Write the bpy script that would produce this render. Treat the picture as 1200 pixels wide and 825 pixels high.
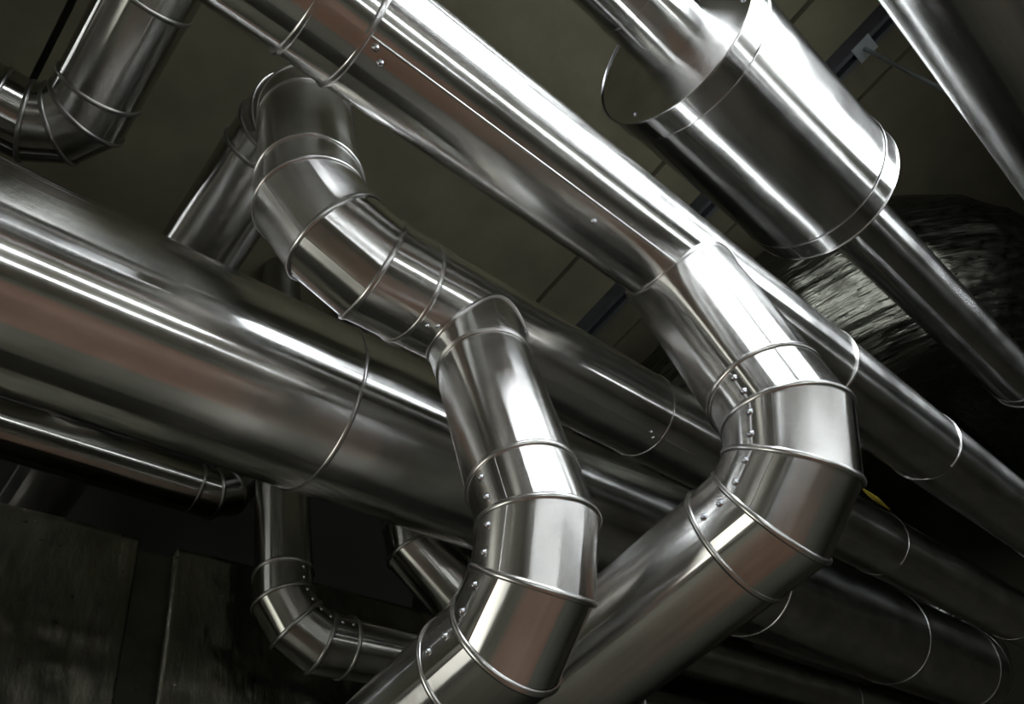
import bpy, math, random
from mathutils import Vector, Matrix, noise
random.seed(7)
scene = bpy.context.scene
for o in list(bpy.data.objects): bpy.data.objects.remove(o)
C = scene.collection
CZ = 1.6                                   # eye height of the photographer above the floor

# ------------------------------------------------------------------ camera
F_PX = 887.6
ROWS = ((0.73720719, -0.63318893, -0.23579089),      # image right in world axes
        (0.39416797, 0.6864699, -0.61105702),        # image down
        (0.54877789, 0.35753441, 0.75565334))        # view direction
r, d, f = (Vector(q) for q in ROWS)
cam = bpy.data.cameras.new('camera'); cam.sensor_width = 36; cam.lens = F_PX / 1200 * 36
cam.clip_start = .02; cam.clip_end = 60
co = bpy.data.objects.new('camera', cam); C.objects.link(co)
co.matrix_world = Matrix(((r.x, -d.x, -f.x, 0), (r.y, -d.y, -f.y, 0), (r.z, -d.z, -f.z, CZ), (0, 0, 0, 1)))
scene.camera = co

# ------------------------------------------------------------------ world, exposure
w = bpy.data.worlds.new('world'); scene.world = w; w.use_nodes = True
w.node_tree.nodes['Background'].inputs[0].default_value = (.5, .5, .45, 1)
w.node_tree.nodes['Background'].inputs[1].default_value = .02
vs = scene.view_settings
vs.view_transform = 'Standard'; vs.look = 'None'; vs.exposure = 0.0; vs.gamma = 1; vs.use_curve_mapping = False
WINDOW_LIGHT = 11.0       # daylight on the frosted panes of the high window
FILL_LIGHT = 3.8        # added fill on the left wall
LAMP_LIGHT = 16.0        # hanging box luminaire
TUBE_LIGHT = 14.0        # emission of the bare tubes

# ------------------------------------------------------------------ materials
def V(x, y, z): return Vector((x, y, z + CZ))
def new_mat(name):
    m = bpy.data.materials.new(name); m.use_nodes = True
    nt = m.node_tree; return m, nt, nt.nodes['Principled BSDF']
def nd(nt, t, **k):
    n = nt.nodes.new(t)
    for a, b in k.items(): setattr(n, a, b)
    return n
def ramp(nt, src, a, b, p0=.3, p1=.7):
    n = nd(nt, 'ShaderNodeMapRange'); n.inputs['From Min'].default_value = p0; n.inputs['From Max'].default_value = p1
    n.inputs['To Min'].default_value = a; n.inputs['To Max'].default_value = b
    nt.links.new(src, n.inputs['Value']); return n.outputs[0]
def noise_tex(nt, vec, scale, detail=3, sc=None):
    if sc:
        mp = nd(nt, 'ShaderNodeMapping'); mp.inputs['Scale'].default_value = sc
        nt.links.new(vec, mp.inputs['Vector']); vec = mp.outputs[0]
    n = nd(nt, 'ShaderNodeTexNoise'); n.inputs['Scale'].default_value = scale; n.inputs['Detail'].default_value = detail
    nt.links.new(vec, n.inputs['Vector']); return n.outputs['Fac']

def metal(name, col, rough, aniso, wav=.00025, spread=.06):
    """rolled aluminium sheet: fine mill grain running round the pipe, faint waviness, smudges"""
    m, nt, b = new_mat(name); L = nt.links
    uv = nd(nt, 'ShaderNodeTexCoord').outputs['UV']
    b.inputs['Metallic'].default_value = 1
    tg = nd(nt, 'ShaderNodeTangent'); tg.direction_type = 'UV_MAP'; tg.uv_map = 'UVMap'
    L.new(tg.outputs[0], b.inputs['Tangent'])
    b.inputs['Anisotropic'].default_value = aniso
    smudge = noise_tex(nt, uv, 5, 5, (1, 1.6, 1))
    grain = noise_tex(nt, uv, 40, 4, (6, .5, 1))
    mx = nd(nt, 'ShaderNodeMath', operation='MULTIPLY_ADD'); mx.inputs[1].default_value = .35
    L.new(grain, mx.inputs[0]); L.new(smudge, mx.inputs[2])
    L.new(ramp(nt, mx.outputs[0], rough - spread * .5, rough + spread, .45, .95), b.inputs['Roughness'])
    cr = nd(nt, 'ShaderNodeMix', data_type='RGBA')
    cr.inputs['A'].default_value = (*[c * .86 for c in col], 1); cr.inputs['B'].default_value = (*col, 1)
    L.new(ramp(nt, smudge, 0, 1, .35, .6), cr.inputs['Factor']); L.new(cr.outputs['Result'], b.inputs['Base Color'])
    wave = noise_tex(nt, uv, 1, 1.5, (.35, 4.5, 1))
    bp = nd(nt, 'ShaderNodeBump'); bp.inputs['Strength'].default_value = 1; bp.inputs['Distance'].default_value = wav
    L.new(wave, bp.inputs['Height'])
    bp2 = nd(nt, 'ShaderNodeBump'); bp2.inputs['Strength'].default_value = .35; bp2.inputs['Distance'].default_value = .00012
    L.new(grain, bp2.inputs['Height']); L.new(bp.outputs[0], bp2.inputs['Normal'])
    L.new(bp2.outputs[0], b.inputs['Normal'])
    return m
ALU = metal('aluminium_sheet', (.82, .82, .81), .175, 1.0)
ALU_TONED = metal('toned_down_aluminium_sheet', (.60, .60, .57), .19, 1.0, .0003)  # same cladding with a darker base colour, slightly rougher
ALU_HALF_SHADED = metal('half_shaded_aluminium_sheet', (.46, .46, .43), .2, 1.0, .0003)  # darker copy of the sheet, dim top left corner put into its colour
ALU_SHADED = metal('shaded_aluminium_sheet', (.36, .36, .33), .21, 1.0, .0003)  # darkest copy of the sheet, lower left shade put into its colour
def plain(name, col, rough, metallic=0, bump=None, var=.15, scale=8, vec='Object'):
    m, nt, b = new_mat(name); L = nt.links
    vec = nd(nt, 'ShaderNodeTexCoord').outputs[vec]
    n = noise_tex(nt, vec, scale, 6)
    cr = nd(nt, 'ShaderNodeMix', data_type='RGBA')
    cr.inputs['A'].default_value = (*[c * (1 - var) for c in col], 1); cr.inputs['B'].default_value = (*[min(1, c * (1 + var)) for c in col], 1)
    L.new(ramp(nt, n, 0, 1), cr.inputs['Factor']); L.new(cr.outputs['Result'], b.inputs['Base Color'])
    b.inputs['Roughness'].default_value = rough; b.inputs['Metallic'].default_value = metallic
    if bump:
        bp = nd(nt, 'ShaderNodeBump'); bp.inputs['Distance'].default_value = bump; bp.inputs['Strength'].default_value = .8
        L.new(noise_tex(nt, vec, scale * 6, 5), bp.inputs['Height']); L.new(bp.outputs[0], b.inputs['Normal'])
    return m
BEAD = plain('bead_aluminium', (.70, .70, .69), .27, 1, var=.06)
BEAD_TONED = plain('toned_down_bead_aluminium', (.34, .34, .32), .33, 1, var=.1)  # darker, rougher beads for the darker sheets
SCREW = plain('zinc_screw', (.72, .76, .82), .18, 1, var=.05)
CONCRETE = plain('ceiling_concrete', (.080, .074, .044), .9, 0, .002, .2, 3)
JOINT = plain('joint_gap', (.02, .02, .015), .95)
FLOOR = plain('brown_floor_paint', (.30, .17, .115), .5, 0, .001, .25, 2)
FLOOR2 = plain('grey_floor_concrete', (.17, .17, .135), .6, 0, .001, .25, 2)
WALL = plain('grey_green_wall_paint', (.09, .087, .06), .7, 0, .001, .15, 1.5)
SHADEWALL = plain('shade_toned_wall', (.02, .02, .015), .8, 0, .001, .2, 1.5)  # near-black colour stands in for the deep shade behind the pipes
MIDWALL = plain('light_grey_wall', (.26, .25, .20), .7, 0, .001, .12, 1.5)
PALE = plain('pale_wall_paint', (.50, .48, .40), .7, 0, .001, .1, 1.5)
STEEL = plain('dark_galvanised_steel', (.05, .052, .055), .5, .3, var=.2)
ROD = plain('zinc_rod', (.30, .33, .33), .5, .6)
ENAMEL = plain('white_enamel', (.8, .8, .78), .4)
YELLOW = plain('dull_yellow_plastic', (.30, .23, .02), .6)
TAPE = plain('dark_foil_tape', (.05, .05, .04), .4, .5, .002, .3, 6)
def foil(name, col, rough, scale, dist, sc):
    m, nt, b = new_mat(name); L = nt.links
    vec = nd(nt, 'ShaderNodeTexCoord').outputs['UV']
    b.inputs['Metallic'].default_value = 1
    n1 = noise_tex(nt, vec, scale, 6, sc); n2 = noise_tex(nt, vec, scale * 7, 4)
    cr = nd(nt, 'ShaderNodeMix', data_type='RGBA')
    cr.inputs['A'].default_value = (*[c * .7 for c in col], 1); cr.inputs['B'].default_value = (*col, 1)
    L.new(ramp(nt, n1, 0, 1), cr.inputs['Factor']); L.new(cr.outputs['Result'], b.inputs['Base Color'])
    L.new(ramp(nt, n2, rough - .08, rough + .12), b.inputs['Roughness'])
    b1 = nd(nt, 'ShaderNodeBump'); b1.inputs['Distance'].default_value = dist; b1.inputs['Strength'].default_value = .9
    L.new(n1, b1.inputs['Height'])
    b2 = nd(nt, 'ShaderNodeBump'); b2.inputs['Distance'].default_value = dist * .04; b2.inputs['Strength'].default_value = .6
    L.new(n2, b2.inputs['Height']); L.new(b1.outputs[0], b2.inputs['Normal']); L.new(b2.outputs[0], b.inputs['Normal'])
    return m
FOIL = foil('wrinkled_foil', (.115, .115, .095), .33, 3.2, .05, (1.0, 3.5, 1))
FOIL_DARK = foil('dull_wrinkled_foil', (.19, .19, .15), .34, 4, .014, (3.0, 1.0, 1))
def emitter(name, col, s):
    m = bpy.data.materials.new(name); m.use_nodes = True; nt = m.node_tree; nt.nodes.clear()
    e = nd(nt, 'ShaderNodeEmission'); e.inputs[0].default_value = (*col, 1); e.inputs[1].default_value = s
    nt.links.new(e.outputs[0], nd(nt, 'ShaderNodeOutputMaterial').inputs[0]); return m
PANE = emitter('frosted_pane_in_daylight', (.93, .97, 1), WINDOW_LIGHT)
FILL_PANE = emitter('left_fill_glow', (1, .98, .88), FILL_LIGHT)
CEILING_LAMP = emitter('lit_ceiling_diffuser', (.96, .98, 1), 7.0)
DIFFUSER = emitter('lit_diffuser', (.94, .97, 1), LAMP_LIGHT)
TUBE = emitter('lit_tube', (.93, .97, 1), TUBE_LIGHT)

# ------------------------------------------------------------------ object helpers
def thing(name, label, cat, loc, group=None):
    o = bpy.data.objects.new(name, None); C.objects.link(o); o.location = loc; o.empty_display_size = .05
    o['label'] = label; o['category'] = cat
    if group: o['group'] = group
    return o
def base_of(parent):
    b = Vector((0, 0, 0))
    while parent is not None: b += parent.location; parent = parent.parent
    return b
def link(name, me, mat, parent=None, label=None):
    o = bpy.data.objects.new(name, me); C.objects.link(o)
    if mat and not me.materials: me.materials.append(mat)
    if parent: o.parent = parent
    if label: o['label'] = label
    return o
def mesh(name, verts, faces, mat, parent=None, uvs=None, smooth=False, label=None):
    b = base_of(parent)
    me = bpy.data.meshes.new(name); me.from_pydata([tuple(Vector(v) - b) for v in verts], [], faces)
    if uvs:
        ul = me.uv_layers.new(name='UVMap')
        for p in me.polygons:
            for li in p.loop_indices: ul.data[li].uv = uvs[me.loops[li].vertex_index]
    if smooth:
        for p in me.polygons: p.use_smooth = True
    me.update()
    return link(name, me, mat, parent, label)
BOXF = [(0, 3, 2, 1), (4, 5, 6, 7), (0, 1, 5, 4), (1, 2, 6, 5), (2, 3, 7, 6), (3, 0, 4, 7)]
def box_vf(lo, hi):
    x0, y0, z0 = lo; x1, y1, z1 = hi
    return [(x0, y0, z0), (x1, y0, z0), (x1, y1, z0), (x0, y1, z0), (x0, y0, z1), (x1, y0, z1), (x1, y1, z1), (x0, y1, z1)], BOXF
def boxes(name, lst, mat, parent=None, label=None):
    vv, ff = [], []
    for lo, hi in lst:
        v, fc = box_vf(lo, hi); n = len(vv); vv += v; ff += [tuple(i + n for i in q) for q in fc]
    return mesh(name, vv, ff, mat, parent, label=label)
def structure(o): o['kind'] = 'structure'; return o

def frame(dv, ref):
    dv = dv.normalized(); u = Vector(ref); u = u - dv * u.dot(dv)
    if u.length < 1e-4: u = dv.orthogonal()
    u.normalize(); return dv, u, dv.cross(u)
STEP = .0028
def sheet(parent, name, p0, p1, R, mat, n0=None, n1=None, seam=(0, 0, -1), end0=None, end1=None, ns=96, rows=2, step=STEP, R1=None, label=None):
    """one rolled sheet of cladding from p0 to p1; ends cut by planes n0/n1 (mitres) or by functions of the rim point (saddles);
    its lengthwise lap is a real step in the metal"""
    p0 = Vector(p0); p1 = Vector(p1); dv, u, v = frame(p1 - p0, seam)
    R1 = R1 or R
    def rim(p, n, fn, rad):
        out = []
        for i in range(ns + 1):
            a = 2 * math.pi * i / ns; rr = rad + step * max(0, 1 - i / ns / .11) ** .5
            q = p + (u * math.cos(a) + v * math.sin(a)) * rr
            if fn: q = fn(q)
            elif n is not None: q = q + dv * (-(q - p).dot(n) / dv.dot(n))
            out.append(q)
        return out
    a_, b_ = rim(p0, n0, end0, R), rim(p1, n1, end1, R1)
    vv, uu, ff = [], [], []
    for k in range(rows):
        t = k / (rows - 1)
        for i in range(ns + 1):
            q = a_[i].lerp(b_[i], t); vv.append(q); uu.append(((q - p0).dot(dv), i / ns * 2 * math.pi * R))
    W = ns + 1
    for k in range(rows - 1):
        for i in range(ns):
            ff.append((k * W + i, k * W + i + 1, (k + 1) * W + i + 1, (k + 1) * W + i))
    if step:                                             # the exposed edge of the lap
        n = len(vv)
        vv += [a_[0], a_[ns], b_[ns], b_[0]]; uu += [(0, 0), (0, .002), (1, .002), (1, 0)]
        ff.append((n, n + 1, n + 2, n + 3))
    return mesh(name, vv, ff, mat, parent, uu, True, label)
def bead(parent, c, n, dv, R, h=.006, wd=.008, mat=None, ns=80, name='bead', lines=1):
    """half-round swage following a plane cut (c, n) of a pipe of direction dv"""
    c = Vector(c); n = Vector(n).normalized(); dv, u, v = frame(Vector(dv), (.31, .52, .79))
    m = 8; vv, ff = [], []
    offs = [0] if lines == 1 else [(k - (lines - 1) / 2) * wd * 2.0 for k in range(lines)]
    for of in offs:
        b0 = len(vv)
        for i in range(ns):
            a = 2 * math.pi * i / ns; e = u * math.cos(a) + v * math.sin(a)
            q = c + e * R; q = q + dv * (-(q - c).dot(n) / dv.dot(n)) + n * of
            for k in range(m):
                ph = math.pi * (k / (m - 1) - .5) * 1.12
                vv.append(q + e * (h * math.cos(ph) + .0008) + n * (wd * math.sin(ph)))
        for i in range(ns):
            for k in range(m - 1):
                j = (i + 1) % ns
                ff.append((b0 + i * m + k, b0 + j * m + k, b0 + j * m + k + 1, b0 + i * m + k + 1))
    if mat is None: mat = BEAD_TONED if parent.data.materials[0] in (ALU_TONED, ALU_SHADED, ALU_HALF_SHADED) else BEAD
    return mesh(name, vv, ff, mat, parent, None, True)
_screw = None
def screw_mesh():
    global _screw
    if _screw: return _screw
    prof = [(.0092, 0), (.0092, .0012), (.0068, .0022), (.0064, .0042), (.0046, .0062), (.0018, .0068)]
    vv, ff = [], []; ns = 14
    for rr, z in prof:
        for i in range(ns):
            a = 2 * math.pi * i / ns; vv.append((rr * math.cos(a), rr * math.sin(a), z))
    for k in range(len(prof) - 1):
        for i in range(ns):
            j = (i + 1) % ns; ff.append((k * ns + i, k * ns + j, (k + 1) * ns + j, (k + 1) * ns + i))
    n = len(vv); vv.append((0, 0, .0050))                # driver recess
    for i in range(ns): ff.append(((len(prof) - 1) * ns + i, (len(prof) - 1) * ns + (i + 1) % ns, n))
    me = bpy.data.meshes.new('screw'); me.from_pydata(vv, [], ff)
    for p in me.polygons: p.use_smooth = True
    me.materials.append(SCREW); _screw = me; return me
def screw(parent, p, nrm, s=1.0):
    o = bpy.data.objects.new('screw', screw_mesh()); C.objects.link(o); o.parent = parent
    q = Vector(nrm).to_track_quat('Z', 'Y')
    o.matrix_local = Matrix.Translation(Vector(p) - base_of(parent)) @ q.to_matrix().to_4x4() @ Matrix.Scale(s, 4)
    return o
def run(parent, p0, p1, R, mat, cuts=(), seam=(0, 0, -1), end0=None, end1=None, bead_kw=None, name='jacket_section', step=STEP):
    """straight run of cladding sheets joined at swaged rings; cuts are distances from p0"""
    p0 = Vector(p0); p1 = Vector(p1); dv = (p1 - p0).normalized(); L = (p1 - p0).length
    st = [0] + [c for c in cuts if 0 < c < L] + [L]; out = []
    for i in range(len(st) - 1):
        a, b = p0 + dv * st[i], p0 + dv * st[i + 1]
        s = sheet(parent, name, a, b, R + (.0012 if i % 2 else 0), mat, seam=seam,
                  end0=end0 if i == 0 else None, end1=end1 if i == len(st) - 2 else None, step=step)
        if i > 0: bead(s, a, dv, dv, R, **(bead_kw or {}))
        out.append(s)
    return out
def elbow(parent, corner, din, dout, R, rb, ext, mat, seam_a=105, screws=None, joints=3, bead_kw=None, sc=1.0):
    """gored 90 degree elbow: end pieces and gores cut on mitres, a swage on every joint, screw pairs along the throat side.
    returns the two ends where straight cladding begins"""
    corner = Vector(corner); din = Vector(din).normalized(); dout = Vector(dout).normalized()
    side = din.cross(dout); bk = bead_kw or {}
    A = corner - din * (rb + ext); B = corner + dout * (rb + ext)
    O = corner - din * rb + dout * rb                    # bend centre
    stp = math.pi / 2 / joints
    rc = rb / math.cos(stp / 2)
    pts = [A]
    for k in range(joints):
        a = stp * (k + .5); pts.append(O + (-dout * math.cos(a) + din * math.sin(a)) * rc)
    pts.append(B)
    norms = [din]
    for k in range(joints):
        a = stp * (k + .5); norms.append((din * math.cos(a) + dout * math.sin(a)).normalized())
    norms.append(dout)
    for i in range(len(pts) - 1):
        dv = (pts[i + 1] - pts[i]).normalized()
        thr = side.cross(dv).normalized()                # towards the bend centre
        def at(al): return thr * math.cos(math.radians(al)) + side * math.sin(math.radians(al))
        g = sheet(parent, 'gore_segment', pts[i], pts[i + 1], R + (.0012 if i % 2 else 0), mat, norms[i], norms[i + 1], seam=at(seam_a))
        bead(g, pts[i], norms[i], dv, R, **bk)
        if i == len(pts) - 2: bead(g, pts[i + 1], norms[i + 1], dv, R, **bk)
        if screws is not None:
            al = screws; e = at(al)
            def t_at(p, n):                              # where the mitre meets this line of the gore
                q = p + e * R; return (q - pts[i]).dot(dv) - (q - p).dot(n) / dv.dot(n)
            t0, t1 = t_at(pts[i], norms[i]), t_at(pts[i + 1], norms[i + 1])
            for fr in (.27, .73):
                screw(g, pts[i] + dv * (t0 + (t1 - t0) * fr) + e * (R + .003), e, sc)
    return A, B

# ------------------------------------------------------------------ the room
X0, X1, Y0, Y1, ZC = -3.2, 8.2, -1.5, 3.7, 4.0 + CZ
structure(boxes('floor', [((X0 - .2, Y0 - .2, -.2), (X1 + .2, Y1 + .2, 0))], FLOOR2))
structure(boxes('trim_1', [((-1.6, -1.0, 0), (2.2, 1.7, .004))], FLOOR))
structure(boxes('wall_left', [((X0 - .2, Y0 - .2, 0), (X0, Y1 + .2, ZC + .3))], PALE))
structure(boxes('wall_right', [((X1, Y0 - .2, 0), (X1 + .2, Y1 + .2, ZC + .3))], WALL))
structure(boxes('wall_back', [((X0, Y0 - .2, 0), (X1, Y0, ZC + .3))], WALL))
structure(boxes('trim_2', [((X0, Y0, 0), (X1, Y0 + .012, 1.35 + CZ))], MIDWALL))
structure(boxes('wall_front', [((X0, Y1, 0), (X1, Y1 + .2, ZC + .3))], SHADEWALL))
ceiling = structure(boxes('ceiling', [((X0, Y0, ZC + .06), (X1, Y1, ZC + .3))], JOINT))
joints = [X0, -1.6, -.212, 2.78, 3.55, 6.2, X1]
for a, b in zip(joints[:-1], joints[1:]):
    boxes('ceiling_slab', [((a + .016, Y0 + .002, ZC + random.uniform(0, .006)), (b - .016, Y1 - .002, ZC + .1))], CONCRETE, ceiling)

XA, XB, YA, YB = X0 + .02, X1 - .02, Y0 + .02, Y1 - .02       # pipes stop just short of the plaster

# ------------------------------------------------------------------ pipe A: long pipe, tee, drop, elbow and cross run
RA, AY, AZ, NX = .15, .317, 1.774, 1.535
t = thing('insulated_pipe', 'long bright aluminium-clad pipe crossing from top left, teeing down into the right-hand elbow', 'pipe', V(NX, AY, AZ))
sA = (0, -.165, -.986)
secs = run(t, V(XA, AY, AZ), V(XB, AY, AZ), RA, ALU, [.26 - XA, .375 - XA, 2.33 - XA, 3.2 - XA, 4.6 - XA, 6.2 - XA], sA, bead_kw=dict(h=.0065, wd=.008), step=.006)
def on_x(x, y, z, R, al):         # point on a pipe along x, al degrees from straight down towards the back wall (-y)
    e = Vector((0, -math.sin(math.radians(al)), -math.cos(math.radians(al)))); return V(x, y, z) + e * (R + .002), e
for x, al in ((.40, 4.8), (.425, -2.5), (1.085, -5.2)): screw(secs[2], *on_x(x, AY, AZ, RA + .004, al), .9)
def hem(parent, x0, x1, yc, zc, R, al, h):
    """folded hem along a lengthwise lap of a pipe along x"""
    vv, ff = [], []; c, e = on_x(0, yc, zc, R - .002, al); e2 = Vector((1, 0, 0)).cross(e); m = 8
    for x in (x0, x1):
        for k in range(m):
            ph = 2 * math.pi * k / m; vv.append(Vector((x, c.y, c.z)) + e * h * math.cos(ph) + e2 * h * 1.3 * math.sin(ph))
    for k in range(m): ff.append((k, (k + 1) % m, m + (k + 1) % m, m + k))
    return mesh('folded_hem', vv, ff, BEAD, parent, None, True)
hem(secs[2], .385, 1.42, AY, AZ, RA + .004, 9.7, .0028)
ez, rbA, NKY = .942, .222, .342          # the drop hangs a little to the far side of the pipe's axis
def saddle(yc, zc, Rm, lift=.0):
    def fn(q):
        dy = q.y - yc; return Vector((q.x, q.y, zc + CZ - math.sqrt(max(Rm * Rm - dy * dy, 0)) + lift))
    return fn
a, b = elbow(t, V(NX, NKY, ez), (0, 0, -1), (0, 1, 0), RA, rbA, .048, ALU, -108, -88)
neck = sheet(t, 'branch_sleeve', V(NX, NKY, AZ), a, RA + .007, ALU, seam=(0, 1, 0), end0=saddle(AY, AZ, RA, -.003), R1=RA + .001)
def saddle_bead(parent, cx, yc, zc, Rn, Rm, h=.0032, ym=None, ns=96):
    """folded lip along the curve where a vertical sleeve meets a pipe along x"""
    vv, ff = [], []; m = 6; pts = []
    for i in range(ns):
        a = 2 * math.pi * i / ns; e = Vector((math.cos(a), math.sin(a), 0))
        y = Rn * e.y; ya = yc + y - (yc if ym is None else ym); pts.append((Vector((cx + Rn * e.x, yc + y, zc + CZ - math.sqrt(max(Rm * Rm - ya * ya, 0)))), e))
    for i, (p, e) in enumerate(pts):
        tn = (pts[(i + 1) % ns][0] - pts[i - 1][0]).normalized(); s2 = tn.cross(e).normalized(); e2 = s2.cross(tn)
        for k in range(m):
            ph = 2 * math.pi * k / m; vv.append(p + e2 * h * math.cos(ph) + s2 * h * math.sin(ph))
    for i in range(ns):
        j = (i + 1) % ns
        for k in range(m):
            l = (k + 1) % m; ff.append((i * m + k, j * m + k, j * m + l, i * m + l))
    return mesh('seam_lip', vv, ff, BEAD, parent, None, True)
saddle_bead(neck, NX, NKY, AZ, RA + .009, RA + .003, .005, AY)
run(t, b, V(NX, YB, ez), RA, ALU, [1.6, 2.6], (-.2, 0, .98))

# ------------------------------------------------------------------ pipe E: riser, elbow, long pipe with a drop and cross run
RE, EY, EZ, KX, GZ = .15, .806, 1.747, .572, 2.76
t = thing('insulated_pipe', 'aluminium-clad pipe descending from the upper elbow, branching down into the lower middle elbow', 'pipe', V(KX, EY, EZ))
g0, g1 = elbow(t, V(KX, EY, GZ), (0, -1, 0), (0, 0, -1), RE, .22, .05, ALU_TONED, 150)
run(t, V(KX, YB, GZ), g0, RE, ALU_TONED, [.4], (-.7, 0, -.7))
k0, k1 = elbow(t, V(KX, EY, EZ), (0, 0, -1), (1, 0, 0), RE, .24, .06, ALU, 175)
run(t, g1, k0, RE, ALU_TONED, [], (.3, -.95, 0))
HX, RH, HZ = 1.085, .131, .82
secs = run(t, k1, V(XB, EY, EZ), RE, ALU, [1.85 - k1.x, 3.58 - k1.x, 5.2 - k1.x], (0, -.2, -.98), bead_kw=dict(h=.0035, wd=.004))
for x, al in ((.90, .8), (.925, 5.6), (1.79, 12), (1.815, 6.6)): screw(secs[0], *on_x(x, EY, EZ, RE, al), .7)
h0, h1 = elbow(t, V(HX, EY, HZ), (0, 0, -1), (0, 1, 0), RH, .235, .06, ALU, -108, -88)
col = sheet(t, 'branch_collar', V(HX, EY, EZ), V(HX, EY, 1.535), RH + .010, ALU, seam=(0, 1, 0), end0=saddle(EY, EZ, RE, .0), R1=RH + .004)
saddle_bead(col, HX, EY, EZ, RH + .011, RE + .002, .006)
bead(col, V(HX, EY, 1.535), (0, 0, 1), (0, 0, 1), RH, lines=3, h=.004, wd=.004)
for al in (-62, ): 
    e = Vector((math.cos(math.radians(al)), math.sin(math.radians(al)), 0)); screw(col, V(HX, EY, 1.60) + e * (RH + .008), e, .7)
run(t, V(HX, EY, 1.535), h0, RH, ALU, [], (-.6, .8, 0), name='branch_sleeve')
run(t, h1, V(HX, YB, HZ), RH, ALU, [1.4, 2.4], (-.5, 0, .86))

# ------------------------------------------------------------------ pipe B: the big one
RB, BY, BZ, BX = .30, 1.496, 2.033, 6.75
t = thing('insulated_pipe', 'thickest aluminium-clad pipe running across the left half behind the elbows', 'pipe', V(1.02, BY, BZ))
b0, b1 = elbow(t, V(BX, BY, BZ), (1, 0, 0), (0, 0, 1), RB, .36, .05, ALU_TONED, 60)
run(t, V(XA, BY, BZ), b0, RB, ALU, [1.6, 1.02 - XA, 3.6 - XA, 5.2 - XA], (0, .5, .86), bead_kw=dict(h=.006, wd=.008))
run(t, b1, V(BX, BY, 3.97), RB, ALU_TONED, [.7], (0, 1, 0))

# ------------------------------------------------------------------ pipe C with its wide drum
RC, CY, CZ2, RC1, C1Y, C1Z = .285, -.133, 2.257, .127, -.150, 2.315
t = thing('insulated_pipe', 'thin bright pipe passing through a wide aluminium drum at the upper right', 'pipe', V(1.8, CY, CZ2))
c0, c1 = elbow(t, V(4.38, C1Y, C1Z), (1, 0, 0), (0, 0, 1), RC1, .15, .01, ALU_TONED, 0)
run(t, V(XA, C1Y, C1Z), V(1.10, C1Y, C1Z), RC1 - .004, ALU, [2.0], (0, .3, -.95), bead_kw=dict(h=.002, wd=.003))
s = sheet(t, 'jacket_section', V(1.10, C1Y, C1Z), V(1.40, C1Y, C1Z), RC1, ALU, seam=(0, .3, -.95))
bead(s, V(1.10, C1Y, C1Z), (1, 0, 0), (1, 0, 0), RC1 - .004, h=.003, wd=.003)
run(t, V(2.2, C1Y, C1Z), c0, RC1, ALU, [], (0, .3, -.95))
CA, CB = 1.285, 2.18
drum = sheet(t, 'drum_shell', V(CA, CY, CZ2), V(CB, CY, CZ2), RC, ALU, seam=(0, .55, -.83), rows=6)
for xa, xb, nm in ((CA - .004, CA + .085, 'drum_band'), (CB - .085, CB + .004, 'drum_band')):
    bnd = sheet(t, nm, V(xa, CY, CZ2), V(xb, CY, CZ2), RC + .003, ALU, seam=(0, .75, -.66))
    xe = xb if xa < 1.5 else xa
    bead(bnd, V(xe, CY, CZ2), (1, 0, 0), (1, 0, 0), RC + .003, h=.0025, wd=.0025)
    xr = xa if xa < 1.5 else xb
    bead(bnd, V(xr, CY, CZ2), (1, 0, 0), (1, 0, 0), RC + .003, h=.004, wd=.004)
def end_cap(parent, x, yc, zc, R, hy, hz, rh, sgn):
    """flat end plate with a hole for the pipe"""
    ns = 96; vv, ff, uu = [], [], []
    for i in range(ns):
        a = 2 * math.pi * i / ns; cs, sn = math.cos(a), math.sin(a)
        for p in (V(x, yc + R * cs, zc + R * sn), V(x - sgn * .004, yc + (R - .02) * cs, zc + (R - .02) * sn), V(x - sgn * .004, hy + rh * cs, hz + rh * sn)):
            vv.append(p); uu.append((p.y, p.z))
    for i in range(ns):
        j = (i + 1) % ns
        for k in range(2): ff.append((i * 3 + k, j * 3 + k, j * 3 + k + 1, i * 3 + k + 1))
    return mesh('drum_end', vv, ff, ALU, parent, uu, True)
cap = end_cap(t, CA, CY, CZ2, RC, C1Y, C1Z, RC1 - .002, -1)
end_cap(t, CB, CY, CZ2, RC, C1Y, C1Z, RC1 - .002, 1)
for al in (65, 185, 305):
    screw(cap, V(CA + .002, CY + (RC - .035) * math.sin(math.radians(al)), CZ2 - (RC - .035) * math.cos(math.radians(al))), (-1, 0, 0), .7)

# ------------------------------------------------------------------ pipe D, upper right corner
RD, DY, DZ = .15, -.583, 1.472
t = thing('insulated_pipe', 'aluminium-clad pipe cutting through the top right corner beside the hanger rod', 'pipe', V(1.5, DY, DZ))
run(t, V(XA, DY, DZ), V(XB, DY, DZ), RD, ALU, [2.5, 6.2, 8.6], (0, -.95, -.3))

# ------------------------------------------------------------------ pipe F, upper left corner
RF, FX, FY, FZ = .133, .028, 1.42, 2.80
t = thing('insulated_pipe', 'dim aluminium-clad pipe with a gored elbow in the top left corner', 'pipe', V(FX, FY, FZ))
f0, f1 = elbow(t, V(FX, FY, FZ), (0, 1, 0), (-1, 0, 0), RF, .19, .05, ALU_HALF_SHADED, 140)
run(t, V(FX, YA, FZ), f0, RF, ALU_HALF_SHADED, [1.2, 2.3], (-.8, 0, -.6))
run(t, f1, V(XA, FY, FZ), RF, ALU_HALF_SHADED, [1.2], (0, -.6, -.8))

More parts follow.
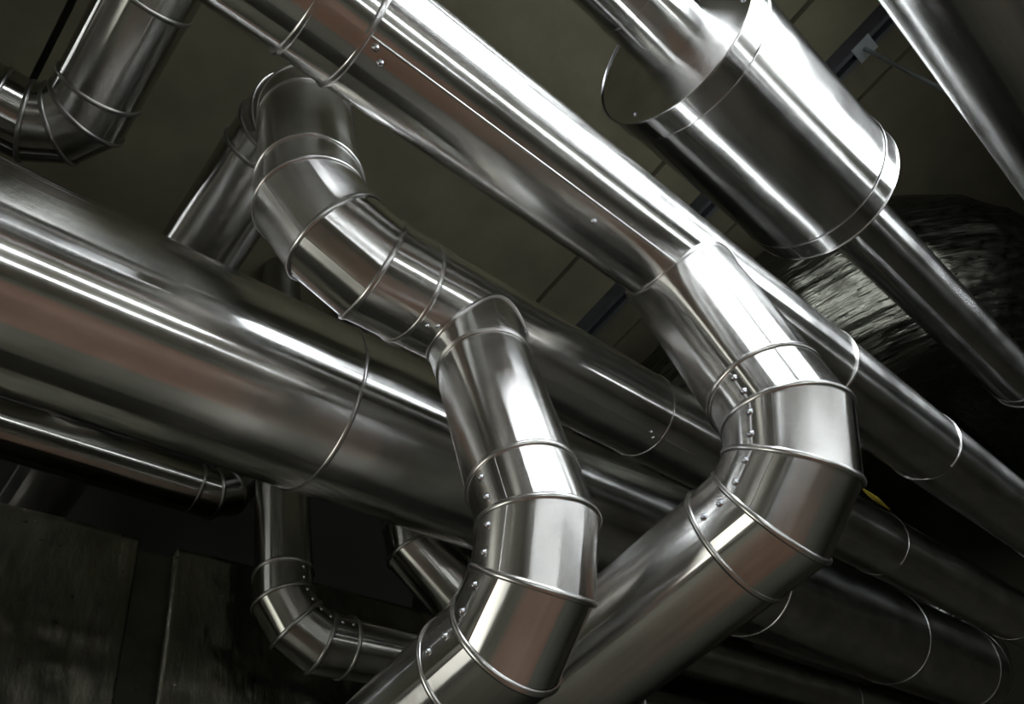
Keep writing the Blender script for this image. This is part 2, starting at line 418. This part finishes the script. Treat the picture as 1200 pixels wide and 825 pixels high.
# ------------------------------------------------------------------ pipe N, lower left
RN, NNX, NY, NZ = .108, 1.257, 2.134, 1.588
t = thing('insulated_pipe', 'dark riser below the thick pipe, turning right at a screwed elbow', 'pipe', V(NNX, NY, NZ))
n0, n1 = elbow(t, V(NNX, NY, NZ), (0, 0, -1), (1, 0, 0), RN, .19, .055, ALU_SHADED, 60, 80, sc=.8)
run(t, V(NNX, NY, 3.97), n0, RN, ALU_SHADED, [.8, 1.5], (-.5, -.85, 0))
run(t, n1, V(XB, NY, NZ), RN, ALU_SHADED, [1.6, 3.4], (0, -.95, .3))

# ------------------------------------------------------------------ pipe M, behind the big pipe on the left
RM, MX, MY, MZ = .105, 1.22, 2.48, 2.47
t = thing('insulated_pipe', 'thin dark pipe peeping out along the lower edge of the thick pipe at far left', 'pipe', V(MX, MY, MZ))
m0, m1 = elbow(t, V(MX, MY, MZ), (1, 0, 0), (0, 0, 1), RM, .15, .04, ALU_SHADED, 60)
run(t, V(XA, MY, MZ), m0, RM, ALU_SHADED, [1.5], (0, -.3, .95))
run(t, m1, V(MX, MY, 3.97), RM, ALU_SHADED, [.8], (0, 1, 0))

# ------------------------------------------------------------------ pipe Q, small elbow under the big pipe
RQ, QX, QY, QZ = .132, 1.80, 1.98, 1.868
t = thing('insulated_pipe', 'short visible elbow below the thick pipe, half hidden by the lower middle pipe run', 'pipe', V(QX, QY, QZ))
q0, q1 = elbow(t, V(QX, QY, QZ), (0, 0, -1), (1, 0, 0), RQ, .24, .03, ALU_TONED, 60, joints=2)
run(t, V(QX, QY, 3.97), q0, RQ, ALU_TONED, [.8], (1, .5, 0))
run(t, q1, V(XB, QY, QZ), RQ, ALU_TONED, [1.3, 3.2], (0, -.95, .3))

# ------------------------------------------------------------------ foil-wrapped round duct, right
def foil_tube(name, parent, path, R, mat, ns, amp, label=None):
    vv, ff, uu = [], [], []; s = 0; W = ns + 1
    for k, (c, dv) in enumerate(path):
        c = Vector(c); dv = Vector(dv).normalized()
        if k: s += (c - Vector(path[k - 1][0])).length
        u = Vector((0, 0, 1)); v = dv.cross(u)
        for i in range(ns + 1):
            a = 2 * math.pi * (i % ns) / ns; e = u * math.cos(a) + v * math.sin(a)
            p = c + e * R
            n1 = noise.ridged_multi_fractal(p * 2.6 + Vector((s * 1.5, 0, 3)), .9, 2.1, 4, .9, 2.0)
            n2 = noise.fractal(p * 1.1, 1, 2, 3)
            vv.append(p + e * (amp * (n1 - 1) + amp * 1.5 * n2)); uu.append((s, a * R))
    for k in range(len(path) - 1):
        for i in range(ns): ff.append((k * W + i, k * W + i + 1, (k + 1) * W + i + 1, (k + 1) * W + i))
    return mesh(name, vv, ff, mat, parent, uu, True, label)
DX, DB, DZ3, DRC, DR = 3.8, .6, 3.1, .9, .6
t = thing('foil_duct', 'big round duct in wrinkled silver foil behind the thin pipe at right', 'duct', V(DX, DB, DZ3))
pa = [(V(DX, y, DZ3), (0, -1, 0)) for y in [YB - (YB - DB) * k / 70 for k in range(70)]]
arc = []
for k in range(71):
    a = math.pi / 2 * k / 70; arc.append((V(DX + DRC * (1 - math.cos(a)), DB - DRC * math.sin(a), DZ3), (math.sin(a), -math.cos(a), 0)))
xs = [(V(DX + DRC + (XB - DX - DRC) * k / 60, DB - DRC, DZ3), (1, 0, 0)) for k in range(61)]
foil_tube('duct_run', t, pa + [(V(DX, DB, DZ3), (0, -1, 0))], DR - .012, FOIL, 160, .014)
foil_tube('duct_bend', t, arc, DR, FOIL, 160, .016)
foil_tube('duct_run', t, xs, DR - .012, FOIL, 160, .014)

# ------------------------------------------------------------------ foil-wrapped box duct, lower left
t = thing('foil_duct', 'dark foil-wrapped rectangular duct with a taped joint in the lower left corner', 'duct', V(.9, 2.35, 1.2))
def wrap_panel(x0, x1, yf, yb, z0, z1, nx):
    """closed box whose front, top edge and underside sag and wrinkle"""
    prof = []
    for k in range(9): prof.append((yb + (yf - yb) * k / 8, z0))
    for k in range(1, 41): prof.append((yf, z0 + (z1 - z0) * k / 40))
    for k in range(1, 5): prof.append((yf + (yb - yf) * k / 4, z1))
    P = len(prof); vv, ff, uu = [], [], []
    for i in range(nx + 1):
        x = x0 + (x1 - x0) * i / nx
        for (y, z) in prof:
            p = V(x, y, z); edge = min(1, (x - x0) / .06, (x1 - x) / .06)
            n1 = noise.ridged_multi_fractal(Vector((x * 3.0, z * 2.2, y * 3)), .9, 2.1, 4, .9, 2.0) - 1
            n2 = noise.fractal(Vector((x * 1.4, z * 4, y)), 1, 2, 3)
            k = .012 * n1 + .014 * n2
            p.y += k * edge if y < yb - .01 else 0; p.z += .5 * k * edge
            vv.append(p); uu.append((x, z - y))
    for i in range(nx):
        for k in range(P - 1): ff.append((i * P + k, (i + 1) * P + k, (i + 1) * P + k + 1, i * P + k + 1))
        ff.append((i * P + P - 1, (i + 1) * P + P - 1, (i + 1) * P, i * P))
    ff.append(tuple(range(P))); ff.append(tuple(nx * P + k for k in reversed(range(P))))
    return mesh('wrap_panel', vv, ff, FOIL_DARK, t, uu, True)
wrap_panel(XA, -.4, 2.35, 2.95, 1.2, 2.025, 60)
wrap_panel(-.395, .80, 2.35, 2.95, 1.2, 2.025, 110)
wrap_panel(.94, 2.4, 2.35, 2.95, 1.2, 2.025, 130)
wrap_panel(2.405, XB, 2.35, 2.95, 1.2, 2.025, 90)
boxes('joint_strip', [(V(.79, 2.385, 1.23), V(.95, 2.94, 2.0))], TAPE, t, 'dark recessed tape strip')

# ------------------------------------------------------------------ strut on the ceiling with its hanger rod
t = thing('strut_channel', 'dark steel strut channel fixed across the ceiling, carrying a thin hanger rod', 'strut', V(3.2, 0, 3.9))
sx, zt = 3.2, 3.985
boxes('channel', [(V(sx - .05, Y0 + .02, zt - .012), V(sx + .05, 1.95, zt + .014)), (V(sx - .05, Y0 + .02, zt - .09), V(sx - .042, 1.95, zt - .012)),
                  (V(sx + .042, Y0 + .02, zt - .09), V(sx + .05, 1.95, zt - .012)), (V(sx - .05, Y0 + .02, zt - .098), V(sx - .02, 1.95, zt - .09)),
                  (V(sx + .02, Y0 + .02, zt - .098), V(sx + .05, 1.95, zt - .09))], STEEL, t)
boxes('square_washer', [(V(sx - .06, -.985, zt - .106), V(sx + .06, -.865, zt - .098))], ROD, t)
def cyl(parent, name, p0, p1, R, mat, ns=12):
    p0, p1 = Vector(p0), Vector(p1); dv, u, v = frame(p1 - p0, (.3, .5, .8)); vv, ff = [], []
    for p in (p0, p1):
        for i in range(ns):
            a = 2 * math.pi * i / ns; vv.append(p + (u * math.cos(a) + v * math.sin(a)) * R)
    for i in range(ns): ff.append((i, (i + 1) % ns, ns + (i + 1) % ns, ns + i))
    ff.append(tuple(reversed(range(ns)))); ff.append(tuple(range(ns, 2 * ns)))
    o = mesh(name, vv, ff, mat, parent)
    for p in o.data.polygons: p.use_smooth = len(p.vertices) == 4
    return o
cyl(t, 'hanger_rod', V(sx, -.925, zt - .098), V(sx, -.925, 1.27), .012, ROD)
cyl(t, 'hanger_rod', V(sx, -.33, zt - .098), V(sx, -.33, 3.72), .012, ROD)
boxes('trapeze_bar', [(V(sx - .02, -.98, 1.285), V(sx + .02, -.40, 1.318))], STEEL, t)

# ------------------------------------------------------------------ luminaires (the lamps mirrored in the cladding, plus an added left fill)
def high_window(name, wx0, wx1, wz0, wz1, np_):
    win = structure(boxes(name, [(V(wx0 - .06, Y0, wz0 - .06), V(wx1 + .06, Y0 + .02, wz1 + .06))], ENAMEL))
    boxes('window_sill', [(V(wx0 - .06, Y0 + .02, wz0 - .09), V(wx1 + .06, Y0 + .12, wz0 - .06))], ENAMEL, win)
    fr = [(V(wx0 - .06, Y0 + .02, wz0 - .06), V(wx1 + .06, Y0 + .06, wz0)), (V(wx0 - .06, Y0 + .02, wz1), V(wx1 + .06, Y0 + .06, wz1 + .06)),
          (V(wx0 - .06, Y0 + .02, wz0), V(wx0, Y0 + .06, wz1)), (V(wx1, Y0 + .02, wz0), V(wx1 + .06, Y0 + .06, wz1))]
    fr += [(V(wx0 + (wx1 - wx0) * k / np_ - .015, Y0 + .02, wz0), V(wx0 + (wx1 - wx0) * k / np_ + .015, Y0 + .055, wz1)) for k in range(1, np_)]
    boxes('window_frame', fr, ENAMEL, win)
    for k in range(np_):
        a = wx0 + (wx1 - wx0) * k / np_ + .016; b = wx0 + (wx1 - wx0) * (k + 1) / np_ - .016
        boxes('pane', [(V(a, Y0 + .022, wz0), V(b, Y0 + .034, wz1))], PANE, win)
high_window('window_1', 1.05, 2.16, 1.5, 2.6, 1)
high_window('window_3', 2.28, 3.4, 1.5, 2.1, 1)
left_fill = structure(boxes('left_fill_panel', [(V(X0, 1.7, -1.0), V(X0 + .02, 3.66, 1.0))], ENAMEL))  # added glowing panel, brightens the cross run from the left
fr = [(V(X0 + .02, 1.7, -1.0), V(X0 + .06, 3.66, -.94)), (V(X0 + .02, 1.7, .94), V(X0 + .06, 3.66, 1.0))]
for y in (1.7, 2.65, 3.60): fr.append((V(X0 + .02, y, -.94), V(X0 + .06, y + .06, .94)))
boxes('window_frame', fr, ENAMEL, left_fill)
for y in (1.76, 2.71): boxes('pane', [(V(X0 + .022, y, -.94), V(X0 + .034, y + .89, .94))], FILL_PANE, left_fill)
def luminaire(x, y, z, wd, ht, tilt, label):
    t = thing('box_luminaire', label, 'lamp', V(x, y, z))
    t.rotation_euler = (math.radians(tilt), 0, 0)
    def bx(name, lst, mat):
        v, fc = [], []
        for lo, hi in lst:
            a, b = box_vf(lo, hi); n = len(v); v += a; fc += [tuple(i + n for i in q) for q in b]
        me = bpy.data.meshes.new(name); me.from_pydata(v, [], fc); me.update(); return link(name, me, mat, t)
    W, H = wd / 2, ht / 2
    bx('housing', [((-W, -.09, -H), (W, -.012, H))], ENAMEL)
    bx('frame', [((-W, -.012, H - .015), (W, .012, H)), ((-W, -.012, -H), (W, .012, -H + .015)), ((-W, -.012, -H + .015), (-W + .02, .012, H - .015)),
                 ((W - .02, -.012, -H + .015), (W, .012, H - .015))], ENAMEL)
    bx('diffuser', [((-W + .02, -.010, -H + .015), (W - .02, .004, H - .015))], DIFFUSER)
    br = bx('wall_bracket', [((-W + .3, -.49, -.02), (-W + .34, -.05, .02)), ((W - .34, -.49, -.02), (W - .3, -.05, .02))], STEEL)
    br.rotation_euler = (math.radians(-tilt), 0, 0)
    return t
luminaire(.36, -1.0, 2.51, 1.6, .26, -27, 'white box luminaire bracketed off the back wall')
t = thing('ceiling_luminaire', 'long shallow box luminaire under the ceiling by the left wall', 'lamp', V(-2.25, 2.5, 3.9))
lx, ly0, ly1, lz = -2.25, 1.6, 3.5, 3.9
boxes('housing', [(V(lx - .18, ly0, lz), V(lx + .18, ly1, 3.995))], ENAMEL, t)
boxes('frame', [(V(lx - .18, ly0, lz - .02), V(lx - .16, ly1, lz)), (V(lx + .16, ly0, lz - .02), V(lx + .18, ly1, lz)),
                (V(lx - .16, ly0, lz - .02), V(lx + .16, ly0 + .02, lz)), (V(lx - .16, ly1 - .02, lz - .02), V(lx + .16, ly1, lz))], ENAMEL, t)
boxes('diffuser', [(V(lx - .16, ly0 + .02, lz - .012), V(lx + .16, ly1 - .02, lz - .001))], CEILING_LAMP, t)
def tube_light(p0, p1, label, nrm):
    p0, p1 = Vector(p0), Vector(p1); mid = (p0 + p1) / 2; n = Vector(nrm)
    t = thing('tube_light', label, 'lamp', mid - n * .06, 'bare tube lights')
    dv = (p1 - p0).normalized()
    cyl(t, 'tube', p0, p1, .018, TUBE, 16)
    for p, s in ((p0, -1), (p1, 1)): cyl(t, 'end_socket', p - dv * s * .0, p + dv * s * .03, .024, ENAMEL, 16)
    a = p0 - n * .09 - dv * .03; b = p1 - n * .035 + dv * .03
    lo = Vector((min(a.x, b.x), min(a.y, b.y), min(a.z, b.z) - .03)); hi = Vector((max(a.x, b.x), max(a.y, b.y), max(a.z, b.z) + .03))
    if abs(dv.y) > .5: pass
    boxes('batten', [(lo, hi)], ENAMEL, t)
tube_light(V(-1.3, Y0 + .13, .62), V(3.4, Y0 + .13, .62), 'long bare tube light on the back wall, the upper one', (0, 1, 0))
tube_light(V(-1.3, Y0 + .13, -.15), V(1.1, Y0 + .13, -.15), 'long bare tube light on the back wall, the lower one', (0, 1, 0))

# ------------------------------------------------------------------ small yellow tag behind the right-hand elbow
t = thing('pipe_tag', 'small dull yellow tag on the pipe behind the right-hand elbow', 'tag', V(3.55, EY - .02, EZ + RE))
mesh('tag_plate', [V(3.45, EY - 0.140, EZ + .10), V(3.62, EY - 0.140, EZ + .10), V(3.62, EY - 0.130, EZ + .19), V(3.45, EY - 0.130, EZ + .19),
                   V(3.45, EY - 0.134, EZ + .10), V(3.62, EY - 0.134, EZ + .10), V(3.62, EY - 0.124, EZ + .19), V(3.45, EY - 0.124, EZ + .19)],
     [(0, 1, 2, 3), (7, 6, 5, 4), (0, 4, 5, 1), (1, 5, 6, 2), (2, 6, 7, 3), (3, 7, 4, 0)], YELLOW, t)
